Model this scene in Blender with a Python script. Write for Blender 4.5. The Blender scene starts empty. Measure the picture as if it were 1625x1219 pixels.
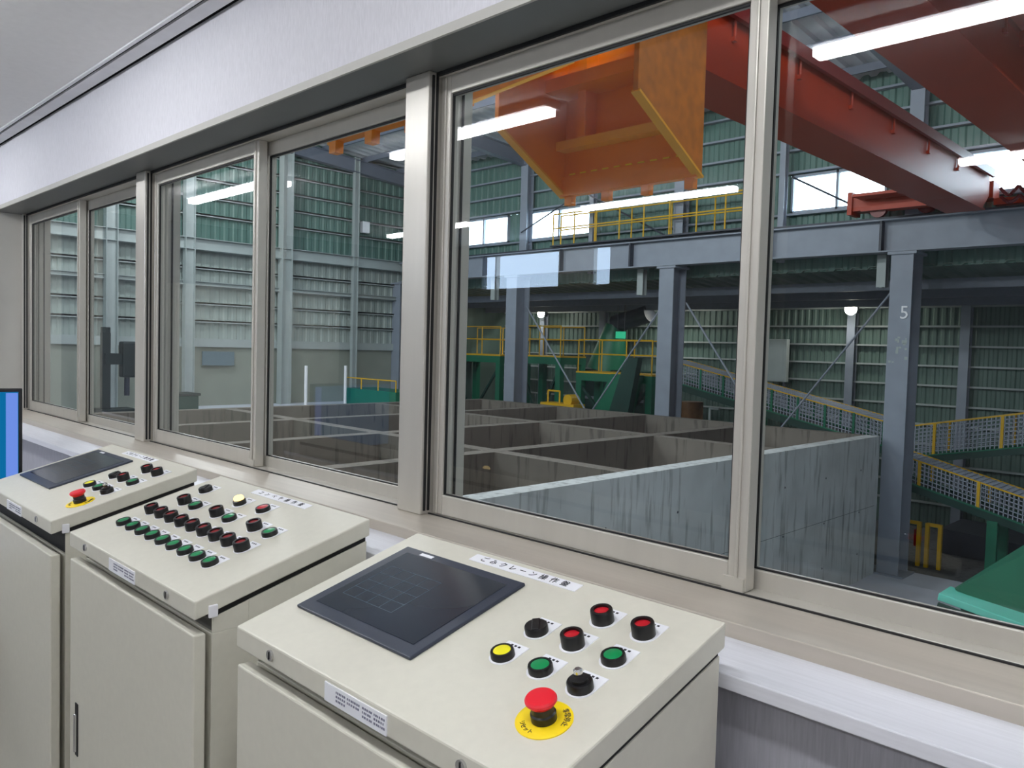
import bpy, math, random
from mathutils import Vector, Matrix
random.seed(5)
R = math.radians
H = 1.436            # the photographer's eye above the control room floor; all z below are relative to the eye
SC = bpy.context.scene
COL = SC.collection

# ------------------------------------------------------------------ camera, world, exposure
yaw, pitch, roll = R(44.633), R(-2.6085), R(1.5678)
fw = Vector((-math.sin(yaw)*math.cos(pitch), math.cos(yaw)*math.cos(pitch), math.sin(pitch)))
rt = Vector((math.cos(yaw), math.sin(yaw), 0)); up = rt.cross(fw)
rt, up = rt*math.cos(roll)+up*math.sin(roll), up*math.cos(roll)-rt*math.sin(roll)
cam = bpy.data.cameras.new('camera'); co = bpy.data.objects.new('camera', cam); COL.objects.link(co)
co.matrix_world = Matrix(((rt.x, up.x, -fw.x, 0), (rt.y, up.y, -fw.y, 0), (rt.z, up.z, -fw.z, H), (0, 0, 0, 1)))
cam.sensor_fit = 'HORIZONTAL'; cam.sensor_width = 36; cam.lens = 1267.86/1625*36; cam.clip_start = 0.05; cam.clip_end = 200
SC.camera = co
w = bpy.data.worlds.new('sky'); SC.world = w; w.use_nodes = True
bg = w.node_tree.nodes['Background']; bg.inputs[0].default_value = (0.76, 0.88, 1.0, 1); bg.inputs[1].default_value = 10.0
SC.view_settings.view_transform = 'Standard'; SC.view_settings.look = 'None'
SC.view_settings.exposure = 0.0; SC.view_settings.gamma = 1.0; SC.view_settings.use_curve_mapping = False
SC.cycles.max_bounces = 10; SC.cycles.transparent_max_bounces = 24; SC.cycles.sample_clamp_indirect = 30.0
LAMP = 40.0          # radiance of the control room tubes
HALL = 440.0         # watts of each added, unseen hall lamp

# ------------------------------------------------------------------ materials
def lin(c):
    return tuple(((v/255)/12.92 if v/255 <= .04045 else ((v/255+.055)/1.055)**2.4) for v in c)
def mat(name, rgb, rough=.5, metal=0, var=.06, scale=8, stretch=(1, 1, 1), bump=0, spec=.5, coat=0):
    m = bpy.data.materials.new(name); m.use_nodes = True
    nt = m.node_tree; N = nt.nodes; L = nt.links; b = N['Principled BSDF']
    b.inputs['Roughness'].default_value = rough; b.inputs['Metallic'].default_value = metal
    b.inputs['Specular IOR Level'].default_value = spec; b.inputs['Coat Weight'].default_value = coat
    tc = N.new('ShaderNodeTexCoord'); mp = N.new('ShaderNodeMapping'); mp.inputs['Scale'].default_value = stretch
    no = N.new('ShaderNodeTexNoise'); no.inputs['Scale'].default_value = scale; no.inputs['Detail'].default_value = 5
    cr = N.new('ShaderNodeValToRGB'); c = lin(rgb)
    cr.color_ramp.elements[0].position = .3; cr.color_ramp.elements[1].position = .7
    cr.color_ramp.elements[0].color = tuple(max(0, v*(1-var)) for v in c)+(1,)
    cr.color_ramp.elements[1].color = tuple(min(1, v*(1+var)) for v in c)+(1,)
    L.new(tc.outputs['Object'], mp.inputs['Vector']); L.new(mp.outputs[0], no.inputs['Vector'])
    L.new(no.outputs['Fac'], cr.inputs['Fac']); L.new(cr.outputs[0], b.inputs['Base Color'])
    if bump:
        bp = N.new('ShaderNodeBump'); bp.inputs['Strength'].default_value = bump; bp.inputs['Distance'].default_value = .01
        L.new(no.outputs['Fac'], bp.inputs['Height']); L.new(bp.outputs[0], b.inputs['Normal'])
    return m
def emit(name, rgb, s):
    m = bpy.data.materials.new(name); m.use_nodes = True; N = m.node_tree.nodes; N.clear()
    e = N.new('ShaderNodeEmission'); o = N.new('ShaderNodeOutputMaterial')
    e.inputs[0].default_value = lin(rgb)+(1,); e.inputs[1].default_value = s
    m.node_tree.links.new(e.outputs[0], o.inputs[0]); return m
def glassmat(name, tint, k):
    m = bpy.data.materials.new(name); m.use_nodes = True; nt = m.node_tree; N = nt.nodes; L = nt.links; N.clear()
    o = N.new('ShaderNodeOutputMaterial'); mx = N.new('ShaderNodeMixShader'); t = N.new('ShaderNodeBsdfTransparent')
    g = N.new('ShaderNodeBsdfGlossy'); g.inputs['Roughness'].default_value = 0.0; g.inputs[0].default_value = (1, 1, 1, 1)
    t.inputs[0].default_value = tint+(1,)
    fr = N.new('ShaderNodeFresnel'); fr.inputs[0].default_value = 1.5
    ge = N.new('ShaderNodeNewGeometry'); inv = N.new('ShaderNodeMath'); inv.operation = 'SUBTRACT'; inv.inputs[0].default_value = 1
    mu = N.new('ShaderNodeMath'); mu.operation = 'MULTIPLY'; m2 = N.new('ShaderNodeMath'); m2.operation = 'MULTIPLY'; m2.inputs[1].default_value = k
    m2.use_clamp = True
    L.new(ge.outputs['Backfacing'], inv.inputs[1]); L.new(fr.outputs[0], mu.inputs[0]); L.new(inv.outputs[0], mu.inputs[1])
    L.new(mu.outputs[0], m2.inputs[0]); L.new(m2.outputs[0], mx.inputs[0]); L.new(t.outputs[0], mx.inputs[1]); L.new(g.outputs[0], mx.inputs[2])
    L.new(mx.outputs[0], o.inputs[0]); return m
def concrete(name, rgb, rough=.85):
    m = mat(name, rgb, rough, var=.12, scale=1.3, bump=.15)
    nt = m.node_tree; N = nt.nodes; L = nt.links; b = N['Principled BSDF']
    tc = N.new('ShaderNodeTexCoord'); mp = N.new('ShaderNodeMapping'); mp.inputs['Scale'].default_value = (4.6, 4.6, .5)
    no = N.new('ShaderNodeTexNoise'); no.inputs['Scale'].default_value = 2.2; no.inputs['Detail'].default_value = 6
    cr = N.new('ShaderNodeValToRGB'); cr.color_ramp.elements[0].position = .33; cr.color_ramp.elements[1].position = .46
    cr.color_ramp.elements[0].color = (.42, .42, .42, 1); cr.color_ramp.elements[1].color = (1, 1, 1, 1)
    mx = N.new('ShaderNodeMix'); mx.data_type = 'RGBA'; mx.blend_type = 'MULTIPLY'; mx.inputs[0].default_value = .7
    src = b.inputs['Base Color'].links[0].from_socket
    L.new(tc.outputs['Object'], mp.inputs[0]); L.new(mp.outputs[0], no.inputs['Vector']); L.new(no.outputs['Fac'], cr.inputs[0])
    L.new(src, mx.inputs[6]); L.new(cr.outputs[0], mx.inputs[7]); L.new(mx.outputs[2], b.inputs['Base Color'])
    return m
M = {
 'beige': mat('beige_paint', (213, 210, 196), .42, var=.02, scale=60, bump=.006),
 'beige_dark': mat('shadow_gap', (95, 93, 86), .6),  # lid recess shade put into the colour; the plinths share it
 'wallpaper': mat('pale_wallpaper', (228, 227, 233), .85, var=.05, scale=40, stretch=(6, 6, 1), bump=.06),
 'floor': mat('vinyl_floor', (146, 142, 134), .5, var=.05, scale=3),
 'backgrey': mat('rear_wall_grey', (126, 126, 132), .85),
 'wallgrey': mat('grey_wallpaper', (168, 168, 176), .85, var=.10, scale=30, stretch=(8, 8, .6), bump=.08),
 'ceiling': mat('ceiling_board', (236, 235, 235), .9, var=.02, scale=30, bump=.03),
 'ceilstrip': mat('ceiling_strip', (226, 226, 230), .6),
 'white': mat('white_paint', (232, 232, 236), .45, var=.02),
 'ledge': mat('white_ledge', (222, 223, 230), .4, var=.05, scale=20, stretch=(.4, 8, 8)),
 'sash': mat('bronze_silver_aluminium', (196, 192, 183), .32, metal=.3, var=.03, scale=25, stretch=(1, 1, .1)),
 'sill': mat('window_sill_metal', (188, 180, 168), .42, metal=.2, var=.05, scale=10, stretch=(.3, 6, 6)),
 'soffit': mat('reveal_paint', (196, 194, 187), .5, var=.02),
 'soffitgrey': mat('dark_grey_soffit', (112, 114, 113), .4, metal=.2, var=.03),  # soffit slab: a darker grey than the rest of the lining
 'void': mat('black_gap_shade', (8, 8, 10), .9, spec=.1),
 'gasket': mat('black_gasket', (22, 22, 24), .6),
 'black': mat('black_plastic', (20, 20, 22), .35, var=.1),
 'red': mat('red_button', (196, 28, 42), .3), 'dred': mat('dark_red_button', (150, 30, 38), .3),
 'green': mat('green_button', (10, 140, 80), .3), 'yellow': mat('yellow_button', (245, 235, 40), .3),
 'estop': mat('emergency_red', (235, 30, 48), .35), 'ring': mat('yellow_ring', (250, 218, 10), .5, var=.02),
 'plate': mat('white_plate', (240, 241, 246), .45, var=.01), 'ink': mat('black_ink', (35, 36, 46), .7), 'inkgrey': mat('grey_ink', (120, 120, 140), .7),
 'chrome': mat('chrome', (210, 210, 212), .2, metal=1),
 'screen': mat('dark_touch_screen', (48, 54, 64), .16, var=.15, scale=3),
 'bezel': mat('dark_bezel', (52, 58, 72), .4, var=.05),
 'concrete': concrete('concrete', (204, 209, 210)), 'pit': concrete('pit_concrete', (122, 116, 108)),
 'hallfloor': mat('hall_floor_concrete', (206, 212, 224), .7, var=.05, scale=1.2),
 'darkfloor': concrete('annex_floor_concrete', (96, 98, 100)),
 'lowwall': mat('dado_concrete', (142, 148, 138), .8, var=.06, scale=1.5),
 'steel': mat('grey_painted_steel', (142, 151, 165), .5, var=.06, scale=3),
 'palesteel': mat('pale_grey_steel', (166, 176, 176), .5, var=.05, scale=3),
 'clad': mat('green_cladding', (84, 118, 110), .5, var=.07, scale=2, stretch=(1, 1, .2)),
 'cladpale': mat('pale_cladding', (160, 172, 168), .5, var=.06, scale=2, stretch=(1, 1, .2)),
 'cladannex': mat('annex_cladding', (92, 116, 108), .55, var=.1, scale=2, stretch=(2, 2, .2)),
 'roof': mat('roof_sheet', (208, 214, 220), .5, var=.06, scale=2),
 'rafter': mat('rafter_steel', (110, 118, 134), .5),
 'crane': mat('crane_red', (168, 54, 20), .42, var=.06, scale=2, spec=.3), 'cranedark': mat('crane_dark_red', (120, 34, 30), .4),
 'orange': mat('grab_orange', (252, 142, 16), .42, var=.10, scale=3), 'orangelt': mat('grab_edge_orange', (255, 178, 52), .42), 'orangedk': mat('grab_grimy_orange', (206, 116, 16), .55, var=.2, scale=10),  # edge orange: edge paint with a lit-edge highlight put into the colour
 'mgreen': mat('machine_green', (28, 112, 84), .4, var=.1, scale=2), 'dgreen': mat('dark_machine_green', (22, 62, 54), .5, var=.15, scale=2),
 'teal': mat('teal_green', (116, 228, 206), .35, var=.05, scale=2),
 'safety': mat('safety_yellow', (222, 176, 30), .45), 'mesh': mat('mesh_wire', (172, 180, 196), .45, metal=.3),
 'darksteel': mat('dark_steel', (52, 58, 70), .5), 'machine': mat('machine_black_green', (26, 40, 40), .5),
 'signblue': mat('faded_notice_blue', (96, 118, 130), .6), 'brown': mat('rust_brown', (104, 70, 36), .7, var=.2, scale=6),
 'cable': mat('maroon_cable', (110, 34, 38), .35),
 'tube': emit('tube_light', (250, 252, 255), LAMP), 'flood': emit('flood_light', (255, 250, 232), 60),
 'hall_fill': emit('hall_fill_disc', (255, 255, 250), 20), 'lit': emit('lit_lamp', (255, 222, 150), 2.2),
 'scrA': emit('monitor_teal', (14, 112, 168), .9), 'scrB': emit('monitor_blue', (112, 146, 232), .95), 'exit': emit('exit_green', (60, 200, 150), .8),
 'shade': emit('daylit_blind', (196, 224, 255), 12),
 'glass': glassmat('window_glass', (.965, .972, .975), 1.2), 'glass2': glassmat('clerestory_glass', (.93, .97, .97), 1.0),
}

# ------------------------------------------------------------------ mesh builder
class MB:
    def __init__(s, mx=None): s.v = []; s.f = []; s.mx = mx
    def add(s, vs, fs):
        n = len(s.v)
        for p in vs:
            p = Vector(p)
            s.v.append(s.mx @ p if s.mx else p)
        s.f += [[i+n for i in f] for f in fs]
        return s
    def box(s, x0, x1, y0, y1, z0, z1):
        x0, x1 = min(x0, x1), max(x0, x1); y0, y1 = min(y0, y1), max(y0, y1); z0, z1 = min(z0, z1), max(z0, z1)
        return s.add([(x0, y0, z0), (x1, y0, z0), (x1, y1, z0), (x0, y1, z0), (x0, y0, z1), (x1, y0, z1), (x1, y1, z1), (x0, y1, z1)],
                     [(0, 3, 2, 1), (4, 5, 6, 7), (0, 1, 5, 4), (1, 2, 6, 5), (2, 3, 7, 6), (3, 0, 4, 7)])
    def obox(s, c, U, V, W, a, b, d):       # centre, three unit axes, half sizes
        c = Vector(c); U = Vector(U)*a; V = Vector(V)*b; W = Vector(W)*d
        vs = [c+U*i+V*j+W*k for k in (-1, 1) for (i, j) in ((-1, -1), (1, -1), (1, 1), (-1, 1))]
        return s.add(vs, [(0, 3, 2, 1), (4, 5, 6, 7), (0, 1, 5, 4), (1, 2, 6, 5), (2, 3, 7, 6), (3, 0, 4, 7)])
    def bar(s, p0, p1, wy, wz, upv=(0, 0, 1)):
        p0 = Vector(p0); p1 = Vector(p1); U = (p1-p0); l = U.length; U.normalize(); u = Vector(upv)
        V = u.cross(U)
        if V.length < 1e-4: V = Vector((0, 1, 0))
        V.normalize(); W = U.cross(V)
        return s.obox((p0+p1)/2, U, V, W, l/2, wy/2, wz/2)
    def prism(s, poly, ext):                # polygon of points, extruded by a vector
        n = len(poly); e = Vector(ext); P = [Vector(p) for p in poly]
        s.add(P+[p+e for p in P], [list(range(n))[::-1], [i+n for i in range(n)]]+[(i, (i+1) % n, (i+1) % n+n, i+n) for i in range(n)])
        return s
    def cyl(s, p0, p1, r, n=12, r1=None):
        p0 = Vector(p0); p1 = Vector(p1); r1 = r if r1 is None else r1
        U = (p1-p0).normalized(); a = U.orthogonal().normalized(); b = U.cross(a)
        vs = [p+(a*math.cos(t)+b*math.sin(t))*q for p, q in ((p0, r), (p1, r1)) for t in [2*math.pi*i/n for i in range(n)]]
        return s.add(vs, [list(range(n))[::-1], [i+n for i in range(n)]]+[(i, (i+1) % n, (i+1) % n+n, i+n) for i in range(n)])
    def tube(s, pts, r, n=8):
        for a, b in zip(pts, pts[1:]): s.cyl(a, b, r, n)
        return s
    def lathe(s, prof, n=28, c=(0, 0)):     # profile of (radius, height) about local z
        vs = []; k = len(prof)
        for i in range(n):
            t = 2*math.pi*i/n
            vs += [(c[0]+r*math.cos(t), c[1]+r*math.sin(t), z) for r, z in prof]
        fs = [(i*k+j, ((i+1) % n)*k+j, ((i+1) % n)*k+j+1, i*k+j+1) for i in range(n) for j in range(k-1)]
        fs += [[i*k for i in range(n)][::-1], [i*k+k-1 for i in range(n)]]
        return s.add(vs, fs)
    def corr(s, O, U, V, Nn, pitch=.25, depth=.035, thick=.02):   # trapezoid sheet: profile along U, run along V
        O = Vector(O); U = Vector(U); V = Vector(V); Nn = Vector(Nn).normalized(); L = U.length; u = U.normalized()
        prof = []; x = 0
        while x < L:
            for dx, d in ((0, 0), (.36, 0), (.5, 1), (.86, 1)):
                if x+dx*pitch < L: prof.append((x+dx*pitch, d*depth))
            x += pitch
        prof.append((L, 0)); n = len(prof); vs = []
        for off in (0, -thick):
            for e in (Vector((0, 0, 0)), V):
                vs += [O+u*x+Nn*(d+off)+e for x, d in prof]
        fs = []
        for i in range(n-1):
            fs += [(i, i+1, n+i+1, n+i), (2*n+i, 3*n+i, 3*n+i+1, 2*n+i+1), (i, 2*n+i, 2*n+i+1, i+1), (n+i, n+i+1, 3*n+i+1, 3*n+i)]
        fs += [(0, n, 3*n, 2*n), (n-1, 3*n-1, 4*n-1, 2*n-1)]
        return s.add(vs, fs)
    def ibeam(s, p0, p1, h, b, tw=.012, tf=.018, upv=(0, 0, 1)):
        p0 = Vector(p0); p1 = Vector(p1); U = (p1-p0); l = U.length; U.normalize(); V = Vector(upv).cross(U).normalized(); W = U.cross(V); c = (p0+p1)/2
        s.obox(c, U, V, W, l/2, tw/2, h/2-tf)
        for k in (-1, 1): s.obox(c+W*k*(h/2-tf/2), U, V, W, l/2, b/2, tf/2)
        return s
    def text(s, body, size, place=Matrix()):
        cu = bpy.data.curves.new('t', 'FONT'); cu.body = body; cu.size = size; cu.align_x = 'CENTER'; cu.align_y = 'CENTER'
        cu.extrude = .0003; cu.resolution_u = 3
        o = bpy.data.objects.new('t', cu); COL.objects.link(o)
        me = bpy.data.meshes.new_from_object(o.evaluated_get(bpy.context.evaluated_depsgraph_get()))
        if me: s.add([place @ v.co for v in me.vertices], [list(p.vertices) for p in me.polygons])
        bpy.data.objects.remove(o); bpy.data.curves.remove(cu)
        return s
    def build(s, name, m, parent=None, smooth=False, bevel=0, org=None):
        xs = [p.x for p in s.v]; ys = [p.y for p in s.v]; zs = [p.z for p in s.v]
        L = Vector(org) if org else Vector(((min(xs)+max(xs))/2, (min(ys)+max(ys))/2, min(zs)))
        me = bpy.data.meshes.new(name); me.from_pydata([p-L for p in s.v], [], s.f); me.update()
        me.materials.append(M[m])
        if smooth:
            me.polygons.foreach_set('use_smooth', [True]*len(me.polygons)); me.set_sharp_from_angle(angle=R(38))
        o = bpy.data.objects.new(name, me); COL.objects.link(o); LOC[o.name] = L
        if parent:
            o.parent = parent; o.location = L-LOC[parent.name]
        else: o.location = L+Vector((0, 0, H))
        if bevel:
            b = o.modifiers.new('bevel', 'BEVEL'); b.width = bevel; b.segments = 2; b.limit_method = 'ANGLE'
        return o
LOC = {}
def tag(o, label=None, cat=None, group=None, kind=None):
    for k, v in (('label', label), ('category', cat), ('group', group), ('kind', kind)):
        if v: o[k] = v
    return o
def thing(name, loc, label=None, cat=None, group=None, kind=None):
    o = bpy.data.objects.new(name, None); COL.objects.link(o); L = Vector(loc); LOC[o.name] = L; o.location = L+Vector((0, 0, H)); o.empty_display_size = .1
    return tag(o, label, cat, group, kind)
def struct(o): return tag(o, kind='structure')
def lab(o, t): o['label'] = t; return o
def dup(o, d=(0, 0, 0), parent=None, label=None):       # copy a thing, its parts and their sub-parts
    c = o.copy(); COL.objects.link(c); LOC[c.name] = LOC[o.name]+Vector(d)
    if parent: c.parent = parent
    if not parent or parent is o.parent: c.location = o.location+Vector(d)
    for ch in list(o.children): dup(ch, (0, 0, 0), c)
    if label: c['label'] = label
    return c

# ------------------------------------------------------------------ the control room shell
RX0, RX1, RY0, WY, CZ, FZ = -7.2, 2.5, -2.9, 1.18, 1.045, -1.436
SOF = .695; SILL = -.44; WX0, WX1 = -5.34, .25
struct(MB().box(RX0-.1, RX1+.1, RY0-.1, 1.45, FZ-.2, FZ).build('floor', 'floor'))
c = MB().box(RX0-.1, RX1+.1, RY0-.1, 1.09, CZ, CZ+.1).box(RX0-.1, RX1+.1, 1.09, 1.45, CZ+.03, CZ+.1).build('ceiling', 'ceiling'); struct(c)
struct(MB().box(RX0, RX1, 1.076, 1.0895, CZ-.007, CZ-.0005).build('trim_1', 'white'))
t2 = struct(MB().box(RX0, RX1, 1.105, 1.158, CZ-.004, CZ+.0295).build('trim_2', 'ceilstrip'))
MB().box(RX0, RX1, 1.0905, 1.1045, CZ+.004, CZ+.0295).box(RX0, RX1, 1.1585, 1.1795, CZ+.006, CZ+.0295).build('shadow_gap', 'void', t2)  # black filler strips: shade of the ceiling grooves put into their colour
wf = MB()
wf.box(RX0, WX0-.012, WY, 1.45, FZ, CZ+.0295).box(WX1+.012, RX1, WY, 1.45, FZ, CZ+.0295).box(WX0-.012, WX1+.012, WY, 1.45, SOF+.0115, CZ+.0295)
wf = struct(wf.build('wall_front', 'wallpaper'))
struct(MB().box(WX0-.012, WX1+.012, WY, 1.45, SOF, SOF+.011).build('trim_6', 'soffitgrey'))
wl_ = MB().box(WX0-.012, WX1+.012, WY-.008, WY-.0005, SOF-.001, SOF+.021)
wl_.box(WX0-.012, WX0+.001, WY-.003, 1.45, SILL+.001, SOF-.001).box(WX1-.001, WX1+.012, WY-.003, 1.45, SILL+.001, SOF-.001)
lab(struct(wl_.build('trim_3', 'soffit')), 'beige painted lining around the window opening')
struct(MB().box(RX0, RX1, 1.085, WY-.001, FZ, -.49).box(WX0-.012, WX1+.012, WY-.001, 1.45, FZ, -.469).build('wall_front_lower', 'wallgrey'))
struct(MB().box(RX0-.1, RX0, RY0, 1.45, FZ, CZ).build('wall_left', 'backgrey'))
lk = thing('storage_cabinet', (-6.97, -.86, FZ), 'beige steel cabinet against the far room wall, a pale reflection in the left panes', 'cabinet')
MB().box(-7.195, -6.77, -1.63, -.1, FZ+.05, .47).build('cabinet_body', 'beige', lk, bevel=.004)
MB().box(-7.19, -6.8, -1.6, -.13, FZ, FZ+.05).build('plinth', 'beige_dark', lk)
for k in range(2): MB().box(-6.77, -6.75, -1.62+k*.765, -.875+k*.765, FZ+.08, .45).build('cabinet_door', 'beige', lk, bevel=.003)
struct(MB().box(RX1, RX1+.1, RY0, 1.45, FZ, CZ).build('wall_right', 'wallpaper'))
# rear wall with a high daylit window whose image shows in the glass
bw = MB(); bz0, bz1, bx0, bx1 = .575, .925, -6.0, -4.36
bw.box(RX0, bx0, RY0-.1, RY0, FZ, CZ).box(bx1, RX1, RY0-.1, RY0, FZ, CZ).box(bx0, bx1, RY0-.1, RY0, FZ, bz0).box(bx0, bx1, RY0-.1, RY0, bz1, CZ)
struct(bw.build('wall_back', 'backgrey'))
bwf = MB().box(bx0, bx1, RY0-.08, RY0-.04, bz0, bz0+.012).box(bx0, bx1, RY0-.08, RY0-.04, bz1-.012, bz1)
bwf.box(-5.83, -5.81, RY0-.08, RY0-.02, bz0, bz1).box(-4.98, -4.56, RY0-.08, RY0-.02, bz0, bz1)
bwf = struct(bwf.build('window_5', 'sash'))
MB().box(bx0, bx1, RY0-.075, RY0-.07, bz0, bz1).build('daylit_blind', 'shade', bwf)
# white ledge and metal sill
struct(MB().box(RX0, RX1, 1.04, WY+.01, -.489, -.466).build('trim_4', 'ledge', bevel=.002))
si = MB().prism([(WX0, WY, -.468), (WX0, WY, -.440), (WX0, 1.45, -.440), (WX0, 1.45, -.468)], (WX1-WX0, 0, 0))
struct(si.build('trim_5', 'sill', bevel=.002))

# ------------------------------------------------------------------ the three sliding window units
POSTS = [(-5.34, -5.29), (-3.56, -3.46), (-1.704, -1.606), (.15, .25)]
def sash(parent, x0, x1, y, zb, zt, st=.037, flip=False):
    d = .032; f = MB()
    f.box(x0, x0+st, y, y+d, zb, zt).box(x1-st, x1, y, y+d, zb, zt)
    f.box(x0+st, x1-st, y, y+d, zb, zb+.052).box(x0+st, x1-st, y, y+d, zt-.046, zt)
    for xx in (x0+st*.52, x1-st*.52): f.box(xx-.003, xx+.003, y-.004, y, zb+.002, zt-.002)
    o = f.build('sash', 'sash', parent, bevel=.0025)
    MB().box(x0+st, x0+st+.004, y+.006, y+.012, zb+.05, zt-.05).box(x1-st-.004, x1-st, y+.006, y+.012, zb+.05, zt-.05).box(x0+st, x1-st, y+.006, y+.012, zb+.05, zb+.055).box(x0+st, x1-st, y+.006, y+.012, zt-.051, zt-.046).build('glazing_gasket', 'gasket', o)
    MB().box(x0+st-.004, x1-st+.004, y+.013, y+.019, zb+.048, zt-.043).build('pane', 'glass', o)
    return o
for k in range(3):
    xl, xr = POSTS[k][1], POSTS[k+1][0]; xm = (xl+xr)/2
    fr = MB()
    fr.box(xl-.02, xr+.02, 1.335, 1.45, SILL-.004, SILL+.002).box(xl-.02, xr+.02, 1.33, 1.45, SOF-.012, SOF+.002)
    a, b = POSTS[k]
    def post(f, a, b):
        f.box(a, b, 1.30, 1.45, SILL, SOF)
    if k == 0: fr.box(a, b, 1.31, 1.45, SILL, SOF)
    post(fr, *POSTS[k+1])
    f0 = struct(fr.build('window_%d' % (k+1), 'sash', bevel=.003))
    tr = MB()
    for yy in (1.309, 1.322, 1.369, 1.411): tr.box(xl, xl+.004, yy, yy+.006, SILL+.01, SOF-.01).box(xr-.004, xr, yy, yy+.006, SILL+.01, SOF-.01)
    tr.box(xl, xr, 1.326, 1.331, SILL, SILL+.003).box(xl, xr, 1.322, 1.329, SOF-.01, SOF-.001)
    tr.build('track_gasket', 'gasket', f0)
    sash(f0, xl+.006, xm+.024, 1.336, SILL+.003, SOF-.012)
    sash(f0, xm-.024, xr-.006, 1.378, SILL-.014, SOF-.012)
    MB().box(xm-.022, xm+.022, 1.330, 1.336, SILL+.003, SILL+.028).build('sash_stop', 'sash', f0)

# ------------------------------------------------------------------ ceiling tube lights
def tube_light(x, y, n):
    t = thing('ceiling_light', (x, y, CZ-.07), n, 'ceiling light', 'tube lights under the control room ceiling')
    MB().box(x-.61, x+.61, y-.05, y+.05, CZ-.03, CZ).build('housing', 'white', t)
    MB().box(x-.6, x+.6, y-.03, y+.03, CZ-.06, CZ-.03).build('diffuser', 'tube', t)
    return t
PL = ['far left', 'second from the left', 'third from the left', 'rightmost']
for i, x in enumerate((-5.23, -2.91, -.6, 1.75)): tube_light(x, .17, 'white tube light in the front row, %s in the reflection' % PL[i])
for i, x in enumerate((-5.5, -3.1, -.69, 1.7)): tube_light(x, -1.72, 'white tube light in the rear row, %s in the reflection' % PL[i])

# ------------------------------------------------------------------ operator consoles
TH = R(14.9); FY, FZT = .632, -.486      # front top edge of every console
def frame(x, s=0, h=0):
    p = Vector((x, FY+s*math.cos(TH)-h*math.sin(TH), FZT+s*math.sin(TH)+h*math.cos(TH)))
    return Matrix.Translation(p) @ Matrix.Rotation(TH, 4, 'X')
def legend_plate(mx, parent, w=.0205, top=.034):
    pts = [(w*math.cos(t), w*math.sin(t), 0) for t in [math.pi+math.pi*i/14 for i in range(15)]]+[(w, top, 0), (-w, top, 0)]
    o = MB(mx).prism(pts, (0, 0, .0012)).build('legend_plate', 'plate', parent)
    return o
def ink_on(mx, parent, top=.034):
    m = MB(mx)
    for i in range(3): m.box(-.010+i*.007, -.006+i*.007, top-.008, top-.0045, .0012, .0015)
    return m.build('lettering', 'ink', parent)
def push_button(parent, x, s, colour, kind, word, w=.0205):
    mx = frame(x, s)
    if kind == 'tall':   prof = [(.0172, 0), (.0172, .019), (.0163, .021), (.0118, .021), (.0118, .0165)]; capz = .0165
    else:                prof = [(.0176, 0), (.0176, .009), (.0166, .0115), (.0132, .0115), (.0132, .010)]; capz = .010
    b = lab(MB(mx).lathe(prof).build('push_button', 'black', parent, smooth=True), word)
    MB(mx).lathe([(.0129 if kind != 'tall' else .0116, capz-.002), (.0129 if kind != 'tall' else .0116, capz+.001), (.009, capz+.0022)]).build('button_cap', colour, b, smooth=True)
    legend_plate(mx, b, w, .034 if w > .018 else .03); ink_on(mx, b, .034 if w > .018 else .03)
    return b
def selector(parent, x, s, word, key=False):
    mx = frame(x, s)
    b = lab(MB(mx).lathe([(.0178, 0), (.0178, .011), (.0165, .013)]).build('selector_switch' if not key else 'key_switch', 'black', parent, smooth=True), word)
    if key:
        MB(mx).lathe([(.012, .012), (.012, .017), (.008, .018)]).build('lock_barrel', 'black', b, smooth=True)
        k = MB(mx @ Matrix.Rotation(R(35), 4, 'Z')).box(-.006, .006, -.001, .001, .018, .024)
        k.lathe([(.004, .022), (.0062, .024), (.0062, .028), (.004, .030)], 16).build('key', 'chrome', b)
    else: MB(mx @ Matrix.Rotation(R(40), 4, 'Z')).box(-.006, .006, -.0155, .0155, .0125, .0148).build('turn_knob', 'black', b, bevel=.002)
    legend_plate(mx, b); ink_on(mx, b)
    return b
def arc_text(m, word, r, a0, da, size, z):
    for i, ch in enumerate(word):
        a = R(a0+da*i); m.text(ch, size, Matrix.Translation((r*math.cos(a), r*math.sin(a), z)) @ Matrix.Rotation(a+(-math.pi/2 if da < 0 else math.pi/2), 4, 'Z'))
    return m
def emergency(parent, x, s):
    mx = frame(x, s)
    b = lab(MB(mx).lathe([(.0165, 0), (.0165, .011), (.0145, .013), (.0145, .021)]).build('emergency_stop', 'black', parent, smooth=True), 'red mushroom emergency stop on a yellow ring')
    MB(mx).lathe([(.011, .019), (.0165, .023), (.0205, .028), (.0205, .031), (.0185, .0335), (.006, .035)], 36).build('mushroom_head', 'estop', b, smooth=True)
    MB(mx).lathe([(.037, 0), (.037, .0015), (.036, .002)], 40).build('yellow_ring', 'ring', b, smooth=True)
    for wd, a in (('非常停止', (.029, 62, -17, .009, .0022)), ('リセット', (.028, 228, 15, .008, .0022))): arc_text(MB(mx), wd, *a).build('ring_lettering', 'ink', b)
    return b
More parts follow.
